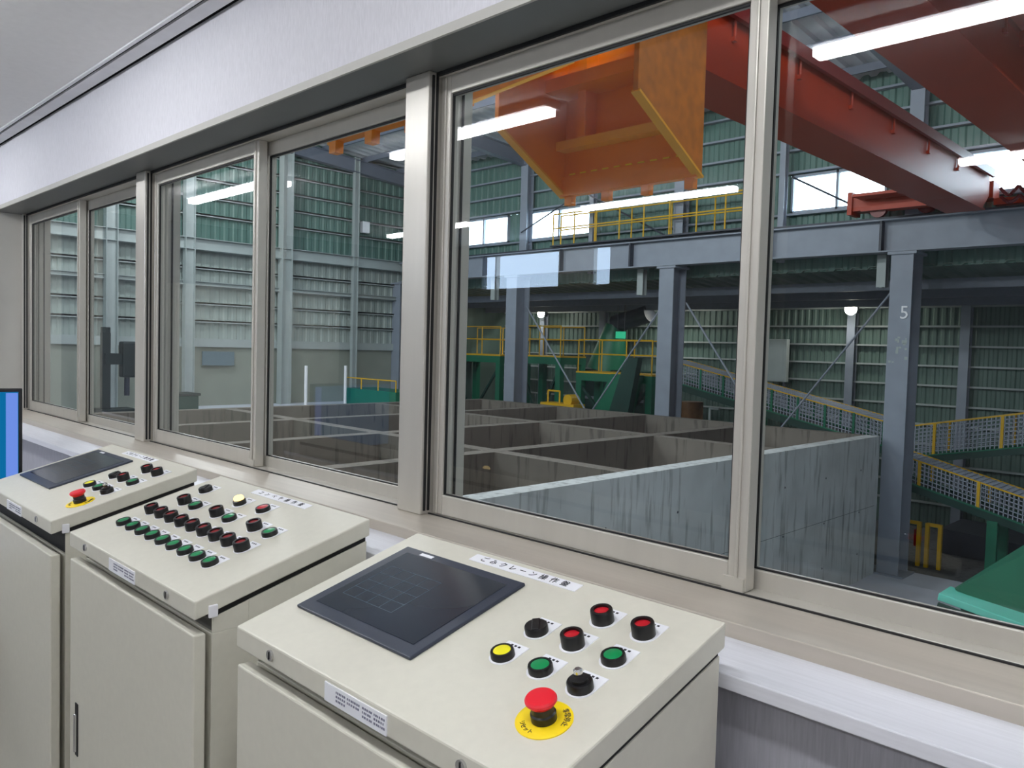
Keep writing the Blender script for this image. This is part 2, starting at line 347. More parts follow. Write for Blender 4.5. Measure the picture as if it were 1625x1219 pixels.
def console(x0, x1, title, tx0, tx1, name, drop=.065):
    c = thing('control_console', ((x0+x1)/2, (FY+1.02)/2, FZ), name, 'control console', 'beige consoles along the window')
    ct, sn = math.cos(TH), math.sin(TH); D = .402; yb = FY+D*ct
    def zt(y, h=0): return FZT+(y-FY)*math.tan(TH)-h/ct
    g = .006
    # carcass: side profile extruded across
    prof = [(x0+g, FY+.036, FZ+.06), (x0+g, yb-.004, FZ+.06), (x0+g, yb-.004, zt(yb-.004, .047)), (x0+g, FY+.11, zt(FY+.11, .047)), (x0+g, FY+.11, FZT-drop-.004), (x0+g, FY+.036, FZT-drop-.004)]
    cb = MB().prism(prof, (x1-x0-2*g, 0, 0))
    for xa in (x0+g, x1-g-.002): cb.prism([(xa, FY+.036, FZT-drop-.004), (xa, FY+.11, FZT-drop-.004), (xa, FY+.11, zt(FY+.11, .047)), (xa, FY+.036, zt(FY+.036, .047))], (.002, 0, 0))
    cb.build('carcass', 'beige', c, bevel=.0012)
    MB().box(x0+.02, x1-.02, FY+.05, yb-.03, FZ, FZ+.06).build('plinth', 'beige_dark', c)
    # sloping lid with turned down edges
    lid = MB().prism([(x0, FY, FZT-.036), (x0, FY, FZT), (x0, yb, zt(yb)), (x0, yb, zt(yb, .036))], (x1-x0, 0, 0)).build('lid', 'beige', c, bevel=.003)
    gp = MB().prism([(x0+g+.002, FY+.032, zt(FY+.032, .0465)), (x0+g+.002, FY+.032, zt(FY+.032, .036)), (x0+g+.002, yb-.006, zt(yb-.006, .036)), (x0+g+.002, yb-.006, zt(yb-.006, .0465))], (x1-x0-2*g-.004, 0, 0))
    gp.build('lid_seal', 'gasket', c)
    MB().box(x0+g+.0025, x1-g-.0025, FY+.040, FY+.108, FZT-drop-.002, FZT-.040).build('recess_shade', 'beige_dark' if drop < .08 else 'gasket', c)  # dark filler box: shade under the lid put into its colour
    d = MB().box(x0+.004, x1-.004, FY, FY+.024, FZ+.08, FZT-drop).build('door', 'beige', c, bevel=.003)
    MB().box(x0+.05, x0+.068, FY-.002, FY+.002, -1.03, -.90).build('handle_recess', 'gasket', d)
    MB().box(x0+.056, x0+.064, FY-.008, FY-.001, -1.02, -.925).build('handle_lever', 'chrome', d, bevel=.002)
    for xx in (x0+.118, x1-.125):
        lk = MB().cyl((xx, FY, FZT-.016), (xx, FY-.004, FZT-.016), .0085, 18).build('lid_lock', 'chrome', lid)
        MB().box(xx-.001, xx+.001, FY-.0048, FY-.0035, FZT-.022, FZT-.010).build('lock_slot', 'gasket', lk)
    # name plate on the lid's front edge
    px0 = x0+.278; pw = .15
    np_ = MB().box(px0, px0+pw, FY-.002, FY, FZT-.0345, FZT-.007).build('maker_plate', 'plate', c)
    m = MB(); rs = random.Random(3)
    for gx, gw, rows in ((.03, .02, 3), (.058, .03, 2), (.095, .02, 3), (.122, .022, 3)):
        for r in range(rows):
            q = 0
            while q < gw:
                l = rs.uniform(.0015, .004); m.box(px0+gx+q, px0+gx+q+l, FY-.0024, FY-.0019, FZT-.0125-.006*r-.003, FZT-.0125-.006*r); q += l+rs.uniform(.001, .0025)
    m.build('fine_print', 'inkgrey', np_)
    MB().box(x1-.002, x1+.004, FY+.026, FY+.044, FZT-.036, FZT-.012).build('lid_stay', 'white', c, bevel=.002)
    # title strip
    mx = frame(0, .377); tp = MB(mx).box(tx0, tx1, -.0115, .0115, 0, .0012).build('title_strip', 'plate', c)
    n = len(title); m = MB(mx); st = (tx1-tx0)*.86/n
    for i, ch in enumerate(title): m.text(ch, .0165, Matrix.Translation(((tx0+tx1)/2+(i-(n-1)/2)*st, 0, .0014)))
    m.build('title_lettering', 'ink', tp)
    return c
def touch_screen(c, x0):
    mx = frame(x0)
    b = MB(mx).box(.045, .362, .092, .342, 0, .006).build('touch_screen', 'bezel', c, bevel=.002)
    MB(mx).box(.068, .339, .118, .322, .0055, .0066).build('display', 'screen', b)
    m = MB(mx)
    for i in range(5): m.box(.088+i*.035, .0885+i*.035, .16, .27, .0066, .0068)
    for j in range(5): m.box(.088, .228, .16+j*.0275, .1604+j*.0275, .0066, .0068)
    m.build('display_grid', 'signblue', b)
    MB(mx).box(.10, .135, .326, .334, .006, .0066).build('screen_badge', 'plate', b)
    return b
def crane_console(x0, name, drop=.065):
    c = console(x0, x0+.702, 'ごみクレーン操作盤', x0+.195, x0+.449, name, drop)
    touch_screen(c, x0)
    push_button(c, x0+.476, .172, 'yellow', 'flush', 'yellow push button')
    push_button(c, x0+.548, .174, 'green', 'flush', 'green push button beside the yellow one')
    selector(c, x0+.476, .245, 'black selector switch')
    push_button(c, x0+.547, .245, 'red', 'tall', 'red push button beside the black selector')
    push_button(c, x0+.545, .317, 'red', 'tall', 'red push button at the back of the lid')
    push_button(c, x0+.619, .317, 'red', 'tall', 'red push button nearest the rear corner')
    push_button(c, x0+.620, .244, 'green', 'flush', 'green push button behind the key switch')
    selector(c, x0+.620, .172, 'black key switch with a small key in it', True)
    emergency(c, x0+.621, .099)
    return c
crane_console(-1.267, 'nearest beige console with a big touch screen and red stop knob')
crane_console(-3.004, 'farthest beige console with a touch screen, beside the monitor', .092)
c2x = -2.15
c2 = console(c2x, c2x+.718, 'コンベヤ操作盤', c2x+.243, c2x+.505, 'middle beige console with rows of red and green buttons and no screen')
for i in range(9):
    push_button(c2, c2x+.1+.0598*i, .097, 'green', 'flush', 'green push button in the front row, number %d from the left' % (i+1), .019)
    push_button(c2, c2x+.096+.0601*i, .17, 'dred', 'tall', 'dark red push button in the second row, number %d from the left' % (i+1), .019)
for k, (a, b) in enumerate(((.125, .19), (.309, .374), (.496, .565))):
    wds = ('left', 'middle', 'right')[k]
    push_button(c2, c2x+a, .243, 'dred', 'tall', 'dark red push button of the %s pair' % wds, .0195)
    push_button(c2, c2x+b, .242, 'green', 'flush', 'green push button of the %s pair' % wds, .0195)
selector(c2, c2x+.092, .315, 'black selector switch')
push_button(c2, c2x+.406, .313, 'red', 'flush', 'bright red push button by the title strip')
mx = frame(c2x+.296, .309)
pl = lab(MB(mx).lathe([(.016, 0), (.016, .011), (.013, .013)]).build('pilot_lamp', 'black', c2, smooth=True), 'lit amber pilot lamp')
MB(mx).lathe([(.0125, .012), (.0125, .018), (.010, .022), (.004, .024)]).build('lens', 'lit', pl, smooth=True); legend_plate(mx, pl); ink_on(mx, pl)

# ------------------------------------------------------------------ desk and monitor at the left edge
ds = thing('desk', (-3.75, .6, FZ), 'low grey desk under the monitor beside the farthest console', 'desk')
MB().box(-4.5, -3.06, .1, 1.02, -.755, -.725).build('desk_top', 'ledge', ds, bevel=.004)
for xx in (-4.46, -3.12):
    for yy in (.14, .96): MB().box(xx-.02, xx+.02, yy-.02, yy+.02, FZ, -.755).build('desk_leg', 'steel', ds)
U = Vector((.21, .978, 0)).normalized(); Nf = Vector((.978, -.21, 0)).normalized(); ME = Vector((-3.25, .8, 0))
mo = thing('monitor', ME-U*.27+Vector((0, 0, -.725)), 'black computer monitor with a blue screen at the left edge', 'monitor')
cc = ME-U*.27+Vector((0, 0, -.36))-Nf*.012
MB().obox(cc, U, Vector((0, 0, 1)), Nf, .27, .166, .012).build('monitor_case', 'black', mo, bevel=.003)
scr = MB().obox(cc+Nf*.0125, U, Vector((0, 0, 1)), Nf, .258, .154, .0015).build('screen', 'scrA', mo)
MB().obox(cc+Nf*.0145+U*.238, U, Vector((0, 0, 1)), Nf, .018, .15, .001).build('screen_panel', 'scrB', scr)
MB().obox(cc-Nf*.03+Vector((0, 0, -.22)), U, Vector((0, 0, 1)), Nf, .03, .14, .012).build('stand_neck', 'black', mo)
MB().obox(cc-Nf*.03+Vector((0, 0, -.358)), U, Vector((0, 0, 1)), Nf, .13, .007, .09).build('stand_foot', 'black', mo)

# ------------------------------------------------------------------ the hall
HX0, HX1, HY1, AY = -24.6, 7.0, 19.0, 24.5
GZ = -4.81; EAVE = 6.6
def roofz(y): return 6.6+(19.2-y)*.07
struct(MB().box(HX0-.3, HX1, 1.3, 19.1, GZ-.3, GZ).build('floor_hall', 'hallfloor'))
struct(MB().box(HX0-.3, HX1, 19.1, 25, GZ-.3, GZ).build('floor_annex', 'darkfloor'))
struct(MB().box(HX0, -19.75, 1.45, 19.1, -2.3, -2.1).build('floor_deck', 'hallfloor'))
struct(MB().box(HX1, HX1+.1, 1.3, 25, GZ, 8).build('wall_hall_right', 'cladpale'))
struct(MB().box(HX0, RX0-.1, 1.3, 1.44, GZ, 8.3).box(RX1+.1, HX1, 1.3, 1.44, GZ, 8.3).box(RX0-.1, RX1+.1, 1.3, 1.44, CZ+.1, 8.3).box(RX0-.1, RX1+.1, 1.3, 1.44, GZ, FZ-.2).build('wall_hall_near', 'cladpale'))
# left end wall: concrete dado, pale sheeting, green sheeting, girts
wl = MB().box(HX0-.25, HX0, 1.3, 19.2, GZ, -.24).build('wall_hall_left', 'lowwall'); struct(wl)
MB().box(HX0-.25, HX0+.12, 1.3, 19.2, -.24, .02).build('concrete_curb', 'palesteel', wl)
MB().corr((HX0-.06, 19.2, .0), (0, -17.9, 0), (0, 0, 3.0), (1, 0, 0), .3, .03).build('pale_sheeting', 'cladpale', wl)
MB().corr((HX0-.06, 19.2, 3.0), (0, -17.9, 0), (0, 0, 5.0), (1, 0, 0), .3, .03).build('green_sheeting', 'clad', wl)
MB().box(HX0-.25, HX0-.12, 1.3, 19.4, 0, 8.3).build('outer_skin', 'cladpale', wl)
for i in range(13):
    z = .55+.55*i
    if abs(z-3.0) < .4: continue
    MB().box(HX0-.02, HX0+.12, 1.5, 18.9, z, z+.05).box(HX0+.09, HX0+.12, 1.5, 18.9, z-.03, z+.05).build('girt', 'palesteel', wl)
MB().ibeam((HX0+.25, 1.5, 2.92), (HX0+.25, 18.9, 2.92), .36, .3).build('tie_beam', 'palesteel', wl)
MB().ibeam((HX0+.2, 1.5, 1.72), (HX0+.2, 18.9, 1.72), .13, .16).build('tie_beam', 'palesteel', wl)
# far wall over the crane runway with clerestory openings
WIN = [(-21.75, -19.3), (-18.4, -15.65), (-9.3, -7.0), (-5.35, -2.4)]
wz0, wz1 = 3.53, 4.47
wfar = MB()
wfar.corr((HX0, 19.25, 2.06), (HX1-HX0, 0, 0), (0, 0, wz0-2.06), (0, -1, 0), .3, .03)
wfar.corr((HX0, 19.25, wz1), (HX1-HX0, 0, 0), (0, 0, 6.9-wz1), (0, -1, 0), .3, .03)
xs = HX0
for a, b in WIN+[(HX1, HX1)]:
    if a-xs > .05: wfar.corr((xs, 19.25, wz0), (a-xs, 0, 0), (0, 0, wz1-wz0), (0, -1, 0), .3, .03)
    xs = b
wfar = struct(wfar.build('wall_hall_far', 'clad'))
for z in (2.9, 3.47, 4.5, 5.05, 5.6, 6.15): MB().box(HX0, HX1, 19.05, 19.2, z, z+.05).build('girt', 'steel', wfar)
for i, (a, b) in enumerate(WIN):
    f = MB(); n = 2 if b-a < 2.6 else 2
    f.box(a, b, 19.16, 19.26, wz0, wz0+.06).box(a, b, 19.16, 19.26, wz1-.06, wz1).box(a, a+.05, 19.16, 19.26, wz0, wz1).box(b-.05, b, 19.16, 19.26, wz0, wz1)
    f.box((a+b)/2-.03, (a+b)/2+.03, 19.16, 19.26, wz0, wz1)
    f = struct(f.build('window_%d' % (6+i), 'steel')); MB().box(a+.03, b-.03, 19.2, 19.21, wz0+.03, wz1-.03).build('pane', 'glass2', f)
# roof
rf = MB().corr((HX0-.3, 1.2, roofz(1.2)), (HX1-HX0+.4, 0, 0), (0, 18.2, roofz(19.4)-roofz(1.2)), (0, 0, -1), .4, .06).build('ceiling_hall', 'roof'); struct(rf)
for y in (2, 4, 6, 8, 10, 12, 13.6, 15.2, 16.8, 18.4): MB().box(HX0, HX1, y, y+.06, roofz(y)-.26, roofz(y)-.08).build('purlin', 'rafter', rf)
for x in (-24.3, -18.3, -12.4, -6.3, -.3):
    MB().ibeam((x, 1.6, roofz(1.6)-.5), (x, 19.0, roofz(19)-.5), .45, .25).build('rafter', 'rafter', rf)
# annex behind the columns
an = MB().corr((HX0-.3, 19.18, 2.1), (HX1-HX0+.4, 0, 0), (0, 5.7, -.45), (0, 0, -1), .4, .05).build('ceiling_annex', 'cladannex'); struct(an)
for y in (20.4, 21.8, 23.2): MB().box(HX0, HX1, y, y+.08, 1.75-(y-19.2)*.08, 1.98-(y-19.2)*.08).build('purlin', 'rafter', an)
wa = MB().corr((HX0-3, AY, GZ), (HX1-HX0+3, 0, 0), (0, 0, 6.9), (0, -1, 0), .22, .03).build('wall_annex', 'cladannex'); struct(wa)
for i in range(11):
    z = -4.1+.555*i
    MB().box(HX0, HX1, AY-.16, AY-.04, z, z+.05).build('girt', 'palesteel', wa)
MB().box(HX0, HX1, 24.1, 24.5, 1.55, 1.8).build('eaves_beam', 'cladannex', wa)
struct(MB().box(HX0-.2, HX0, 19.2, 24.6, GZ, 2.2).build('wall_annex_left', 'cladannex'))

# columns of the crane aisle
COLS = [-24.35, -18.25, -12.35, -6.3, -.3]
CW = ['in the far left corner', 'second column from the left corner', 'third column from the left corner', 'with a white number 5 painted on it', 'right of the frame']
for i, x in enumerate(COLS):
    t = thing('steel_column', (x, 18.65, GZ), 'grey steel column of the crane aisle, %s' % CW[i], 'column', 'columns carrying the crane runway')
    MB().ibeam((x, 18.65, GZ), (x, 18.65, 2.32), .62, .46, .02, .03, upv=(0, -1, 0)).build('shaft', 'steel', t)
    MB().box(x-.35, x+.35, 18.28, 19.02, GZ, GZ+.04).build('base_plate', 'steel', t)
    MB().ibeam((x, 18.95, 2.32), (x, 18.95, 6.5), .3, .3, .015, .02, upv=(0, -1, 0)).build('upper_shaft', 'steel', t)
    MB().box(x-.3, x+.3, 18.3, 19.0, 2.26, 2.32).build('cap_plate', 'steel', t)
    if i == 3:
        MB().text('5', .40, Matrix.Translation((x+.1, 18.335, .98)) @ Matrix.Rotation(R(90), 4, 'X') @ Matrix.Scale(40, 4, (0, 0, 1))).build('painted_number', 'plate', t)
        m = MB(); rs = random.Random(2)
        for k in range(14):
            a, b = x-.2+rs.random()*.36, -.12+rs.random()*.55; m.box(a, a+rs.uniform(.03, .07), 18.336, 18.341, b, b+rs.uniform(.03, .08))
        m.build('worn_marking', 'palesteel', t)
for i, (x, y) in enumerate(((-21.9, 18.93), (-15.45, 18.93), (-9.4, 18.93))):
    t = MB().ibeam((x, y, 2.3), (x, y, 6.4), .18, .15, .012, .015, upv=(0, -1, 0)).build('wind_post', 'steel')
    tag(t, 'slim grey wind post on the far wall %s' % ('left of the two clerestory panes', 'above the yellow railing', 'beside the window under the red crane')[i], 'post', 'wind posts of the far wall')
# columns of the left end wall
for i, (y, wd) in enumerate(((13.7, .38), (16.45, .2), (10.45, .3), (8.2, .32), (5.6, .3))):
    t = MB().ibeam((HX0+.3, y, -2.1), (HX0+.3, y, 6.6), wd, wd*.8, .015, .02, upv=(0, -1, 0)).build('end_wall_column', 'palesteel')
    tag(t, 'pale steel column of the end wall, %s' % ('widest one, seen left of the middle window post', 'slim one nearest the far corner', 'seen through the third pane', 'seen through the second pane beside the dark machine', 'seen through the first pane'[:34])[i], 'column', 'columns of the left end wall')
# runway beam
rb = thing('runway_beam', (-8.8, 18.5, 2.33), 'long grey crane runway beam across the columns', 'beam')
MB().ibeam((HX0+.4, 18.5, 2.69), (HX1, 18.5, 2.69), .72, .36, .02, .03).build('girder', 'steel', rb)
for x in [HX0+.7+1.0*i for i in range(31)]:
    if i % 6 == 0 or True: pass
m = [(-6.78, .05), (-13.6, .05), (-19.6, .05), (-9.4, .02), (-16.2, .02)]
for x, w_ in m: MB().box(x-w_/2, x+w_/2, 18.32, 18.5, 2.36, 3.02).build('stiffener', 'darksteel', rb)
MB().box(HX0+.4, HX1, 18.47, 18.53, 3.05, 3.12).build('rail', 'darksteel', rb)
for x in (-6.9, -13.55, -19.6):
    MB().ibeam((x, 18.9, 1.6), (x, 18.9, 2.33), .2, .2, .012, .014, upv=(0, -1, 0)).build('hanger', 'palesteel', rb)
# rod bracing between columns
def rod(p0, p1, label, m='darksteel', r=.025):
    tag(MB().cyl(p0, p1, r, 8).build('brace_rod', m), label, 'brace', 'tie rods bracing the hall')
rod((-18.0, 18.8, 1.35), (-15.35, 18.8, -1.9), 'thin brace rod falling right from the second column under the runway beam', 'steel')
rod((-12.7, 18.8, 1.35), (-15.2, 18.8, -1.9), 'thin brace rod falling left from the third column', 'steel')
rod((-12.0, 18.8, 1.35), (-9.6, 18.8, -1.9), 'thin brace rod falling right from the third column', 'steel')
rod((-6.6, 18.8, 1.55), (-9.2, 18.8, -1.9), 'thin brace rod falling left from the numbered column', 'steel')
rod((-18.3, 18.766, 3.75), (-15.8, 18.766, 4.75), 'dark brace rod across the lit clerestory pane')
rod((-15.7, 18.766, 4.75), (-12.5, 18.766, 3.1), 'dark brace rod behind the yellow railing')
rod((-9.1, 18.766, 4.35), (-6.5, 18.766, 2.9), 'dark brace rod across the window under the red crane')

# ------------------------------------------------------------------ refuse bunker of concrete cells
BT = -1.73
bk = thing('concrete_bunker', (-13, 9.2, GZ), 'large concrete refuse bunker divided into open square cells', 'bunker')
XW = [-6.7, -9.55, -12.75, -15.95, -19.25]; YW = [1.75, 4.75, 9.3, 13.85, 18.1]; tk = .15
for i, x in enumerate(XW):
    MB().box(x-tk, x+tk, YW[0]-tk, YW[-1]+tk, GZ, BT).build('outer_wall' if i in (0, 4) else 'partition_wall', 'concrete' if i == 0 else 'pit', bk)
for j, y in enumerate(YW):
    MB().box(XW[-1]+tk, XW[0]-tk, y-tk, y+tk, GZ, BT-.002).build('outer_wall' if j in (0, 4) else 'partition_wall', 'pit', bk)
MB().box(XW[-1], XW[0], YW[0], YW[-1], GZ, GZ+.5).build('pit_bottom', 'brown', bk)
m = MB()
for j in range(8):
    for k in range(3): m.cyl((XW[0]+tk-.01, 5+j*1.75, -2.4-k*.9), (XW[0]+tk+.003, 5+j*1.75, -2.4-k*.9), .02, 8)
m.box(XW[0]+tk-.01, XW[0]+tk+.002, YW[0], YW[-1], -3.262, -3.255)
m.build('form_tie_marks', 'darksteel', bk)

# ------------------------------------------------------------------ overhead crane
cr = thing('overhead_crane', (-3.8, 10, 2.95), 'red double girder overhead crane spanning the hall', 'crane')
for n, (a, b, top) in enumerate(((-5.28, -4.58, 3.75), (-3.08, -2.35, 3.75))):
    g = MB().box(a+.06, b-.06, 1.9, 17.7, 2.97, top-.03).box(a, b, 1.9, 17.7, 2.95, 2.975).box(a, b, 1.9, 18.2, top-.03, top)
    g.prism([(a+.06, 17.7, 2.97), (a+.06, 17.7, top-.03), (a+.06, 18.15, top-.03), (a+.06, 18.15, 3.3)], (b-a-.12, 0, 0))
    g = g.build('box_girder', 'crane', cr)
    MB().box(a+.2, a+.28, 1.9, 18.1, top, top+.06).build('trolley_rail', 'cranedark', g)
    MB().box(b-.01, b+.05, 1.9, 18.1, top-.11, top+.05).build('conduit_channel', 'cranedark', g)
    m = MB()
    for k in range(9): m.cyl((b-.03, 3.2+k*1.6, 3.46), (b-.03, 3.2+k*1.6, top-.1), .018, 6).box(b-.06, b-.01, 3.17+k*1.6, 3.23+k*1.6, 3.42, 3.47)
    m.build('cable_drop', 'crane', g)
et = MB().box(-7.4, -4.6, 18.28, 18.72, 3.28, 3.62).box(-4.6, -.5, 18.34, 18.66, 3.14, 3.27).box(-7.5, -7.4, 18.22, 18.74, 3.2, 3.7)
et = et.build('end_truck', 'crane', cr)
MB().box(-7.2, -5.28, 17.75, 18.25, 3.5, 3.56).box(-7.0, -5.28, 17.72, 17.78, 3.16, 3.24).box(-6.6, -5.28, 17.9, 18.24, 3.2, 3.3).build('end_platform', 'crane', cr)
for x in (-6.9, -5.9, -2.0, -1.0): MB().cyl((x, 18.44, 3.3), (x, 18.56, 3.3), .18, 20).build('wheel', 'cranedark', cr)
m = MB()
for k in range(12):
    x = -4.4+k*.32; m.tube([(x+.32*q/6, 17.95+.05*math.sin(q), 3.4-.16*math.sin(math.pi*q/6)) for q in range(7)], .035, 6)
    m.tube([(x+.32*q/6, 18.05, 3.24-.12*math.sin(math.pi*q/6)) for q in range(7)], .035, 6)
m.build('festoon_cable', 'cable', cr)
# walkway and machinery box on the right girder
wk = MB().box(-2.33, -1.5, 2.2, 11.6, 3.55, 3.61).box(-2.33, -1.5, 11.5, 11.62, 3.35, 3.7).box(-2.35, -1.5, 7.4, 7.5, 3.2, 3.6)
for k in range(6): wk.box(-2.35, -1.5, 2.5+k*1.5, 2.58+k*1.5, 3.4, 3.55)
wk.build('walkway', 'crane', cr)
MB().box(-2.1, -1.3, 3.0, 8.6, 3.61, 4.3).build('electrical_cabinet', 'crane', cr)
tl = MB().box(-5.2, -2.5, 2.9, 3.1, 3.83, 4.1).box(-5.2, -2.5, 4.8, 5.0, 3.83, 4.1).box(-5.1, -4.9, 2.9, 5.0, 3.83, 4.1).box(-2.85, -2.65, 2.9, 5.0, 3.83, 4.1)
tl = tl.build('trolley', 'crane', cr); MB().cyl((-4.5, 4.0, 4.3), (-3.2, 4.0, 4.3), .3, 24).build('hoist_drum', 'cranedark', tl)

# ------------------------------------------------------------------ grab bucket
Y0 = 5.12
gx0, gx1 = -.879*Y0, -.624*Y0; yF, yN = Y0, .555*Y0; zl = .249*Y0; dm = .158*Y0
gb = thing('grab_bucket', ((gx0+gx1)/2, (yF+yN)/2, zl), 'orange open clamshell grab bucket hanging below the crane', 'grab bucket')
def shell(yb, sgn):           # sgn -1: mouth towards the room, +1: mouth away from it
    zt_ = zl+1.15; yo = yb+sgn*dm; zo = zl+.43
    s = MB().box(gx0, gx1, yb-.02, yb+.02, zl, zt_).build('shell_back', 'orange', gb)
    for x in (gx0, gx1):
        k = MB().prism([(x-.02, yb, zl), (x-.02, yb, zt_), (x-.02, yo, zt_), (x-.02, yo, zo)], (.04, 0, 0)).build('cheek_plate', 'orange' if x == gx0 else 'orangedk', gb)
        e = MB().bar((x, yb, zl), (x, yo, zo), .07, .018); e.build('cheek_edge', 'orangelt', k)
    MB().box(gx0, gx1, yb+sgn*.02, yb+sgn*.05, zl+.0, zl+.16).build('lip_plate', 'orange', s)
    m = MB()
    for k in range(10): m.box(gx0+.1+k*.115, gx0+.16+k*.115, yb+sgn*.05, yb+sgn*.056, zl+.165, zl+.175)
    m.build('lip_weld', 'ring', s)
    MB().box(gx0, gx1, yb+sgn*.02, yb+sgn*.14, zl+.36, zl+.43).build('shelf_stiffener', 'orangelt', s)
    for xx in (gx0+.3, gx1-.28): MB().box(xx-.04, xx+.04, yb+sgn*.02, yb+sgn*.16, zl+.43, zt_-.05).build('rib', 'orange', s)
    MB().box(gx0+.03, gx1-.03, yb+sgn*.02, yb+sgn*.3, zt_-.36, zt_-.26).build('upper_stiffener', 'orange', s)
    for k in range(4):
        xx = gx0+.07+k*(gx1-gx0-.14)/3
        MB().prism([(xx-.04, yb-.03, zl+.1), (xx+.04, yb-.03, zl+.1), (xx+.035, yb-.03, zl-.075), (xx-.035, yb-.03, zl-.075)], (0, .06, 0)).build('tooth', 'orange', s)
shell(yF, -1); shell(yN, 1)
yc = (yF+yN)/2
hd = MB().box(gx0+.1, gx1-.1, yc-.75, yc-.3, zl+1.12, zl+1.3).box(gx0+.1, gx1-.1, yc+.3, yc+.75, zl+1.12, zl+1.3).box(gx0+.1, gx0+.35, yc-.3, yc+.3, zl+1.12, zl+1.3).box(gx1-.35, gx1-.1, yc-.3, yc+.3, zl+1.12, zl+1.3)
hd = hd.build('head_frame', 'orange', gb)
MB().box(gx0+.3, gx1-.3, yc-.25, yc+.25, zl+1.3, zl+1.75).build('power_pack', 'orangedk', gb)
for x in (gx0+.35, gx1-.35):
    for y in (yc-.15, yc+.15): MB().cyl((x, y, zl+1.7), (x, y, 4.2), .012, 8).build('hoist_rope', 'darksteel', gb)

# ------------------------------------------------------------------ added hall lamps and annex floodlights
for i, (x, y) in enumerate(((-20, 3), (-14, 3), (-8, 3), (-2, 3), (-21, 9.2), (-15, 9.2), (-9.6, 9.8), (1.5, 7.2))):  # added lamps, out of view, that brighten the hall
    t = thing('added_hall_lamp', (x, y, 5.9), 'added round lamp under the hall roof, out of the picture, brightening the hall', 'lamp', 'added unseen lamps under the hall roof')
    MB().cyl((x, y, 5.9), (x, y, 6.1), .24, 20, .08).build('lamp_shade', 'darksteel', t)
    MB().cyl((x, y, 5.885), (x, y, 5.9), .22, 20).build('lamp_disc', 'hall_fill', t)
    MB().cyl((x, y, 6.1), (x, y, roofz(y)-.09), .02, 6).build('lamp_stem', 'darksteel', t)
    l = bpy.data.lights.new('hall_fill_light', 'POINT'); l.shadow_soft_size = .2; l.energy = HALL; l.color = (.93, .98, 1)
    lo = bpy.data.objects.new('hall_fill_light', l); COL.objects.link(lo); lo.parent = t; lo.location = (0, 0, -.3)
ACOL = [-6.57, -9.65, -12.8, -15.97, -19.1, -22.2]
AW = ['right of the numbered column', 'behind the rightmost floodlight', 'behind the right window stile', 'behind the middle floodlight', 'between the two left floodlights', 'behind the leftmost floodlight']
for i, x in enumerate(ACOL):
    t = MB().ibeam((x, AY-.25, GZ), (x, AY-.25, 1.6), .26, .24, .015, .02, upv=(0, -1, 0)).build('annex_column', 'steel')
    tag(t, 'slim grey annex column, %s' % AW[i], 'column', 'columns along the annex wall')
for i, (x, n) in enumerate(((-9.5, 'right, by the numbered column'), (-15.7, 'middle, right of the third column'), (-21.85, 'left, right of the second column'))):
    t = thing('flood_lamp', (x, AY-.7, 1.3), 'glaring floodlight in the annex, %s' % n, 'floodlight', 'floodlights in the annex')
    MB().box(x-.16, x+.16, AY-.8, AY-.6, 1.28, 1.5).build('lamp_housing', 'darksteel', t)
    MB().cyl((x, AY-.8, 1.4), (x, AY-.84, 1.4), .17, 20).build('lamp_face', 'flood', t)
    MB().cyl((x, AY-.6, 1.4), (x, AY-.38, 1.4), .03, 8).build('lamp_arm', 'darksteel', t)
    l = bpy.data.lights.new('flood_light', 'SPOT'); l.energy = 110; l.spot_size = R(165); l.shadow_soft_size = .1; l.color = (1, .96, .86)
    lo = bpy.data.objects.new('flood_light', l); COL.objects.link(lo); lo.parent = t; lo.location = (0, -.2, .05); lo.rotation_euler = (R(35), 0, 0)

# ------------------------------------------------------------------ plant in the annex
def rail_run(parent, pts, hgt=1.05, posts=4, m='safety', lean=(0, 0, 1), rails=(1.0, .55)):
    up_ = Vector(lean).normalized()*hgt
    p0, p1 = Vector(pts[0]), Vector(pts[1])
    h = MB()
    for q in rails: h.cyl(p0+up_*q, p1+up_*q, .021, 6)
    o = h.build('handrail', m, parent)
    for i in range(posts):
        p = p0.lerp(p1, i/(posts-1)); MB().cyl(p, p+up_, .022, 6).build('rail_post', m, parent)
    return o
def platform(x0, x1, y0, y1, z, name, legs=True, name_='steel_platform'):
    t = thing(name_, ((x0+x1)/2, (y0+y1)/2, GZ), name, 'platform')
    MB().box(x0, x1, y0, y1, z-.3, z-.05).build('deck_frame', 'mgreen', t); MB().box(x0, x1, y0, y1, z-.05, z).build('deck_edge', 'safety', t)
    if legs:
        for x in (x0+.12, x1-.12):
            for y in (y0+.12, y1-.12): MB().box(x-.11, x+.11, y-.11, y+.11, GZ, z-.3).build('leg', 'mgreen', t)
        MB().bar((x0+.1, y0+.1, z-.4), ((x0+x1)/2, y0+.1, -2.6), .08, .08).bar((x1-.1, y0+.1, z-.4), ((x0+x1)/2, y0+.1, -2.6), .08, .08).build('knee_brace', 'dgreen', t)
    rail_run(t, ((x0+.05, y0+.05, z), (x1-.05, y0+.05, z)), posts=max(3, int((x1-x0)/1.0)+1))
    rail_run(t, ((x0+.05, y1-.05, z), (x1-.05, y1-.05, z)), posts=3)
    return t
platform(-24.4, -21.3, 20.9, 22.6, -.28, 'green steel platform with yellow handrails left of the second column')
platform(-20.5, -18.4, 21.0, 22.4, -.25, 'green steel platform with yellow handrails right of the second column')
platform(-17.25, -14.2, 20.5, 21.7, -.72, 'narrow green walkway with bright yellow rails left of the third column')
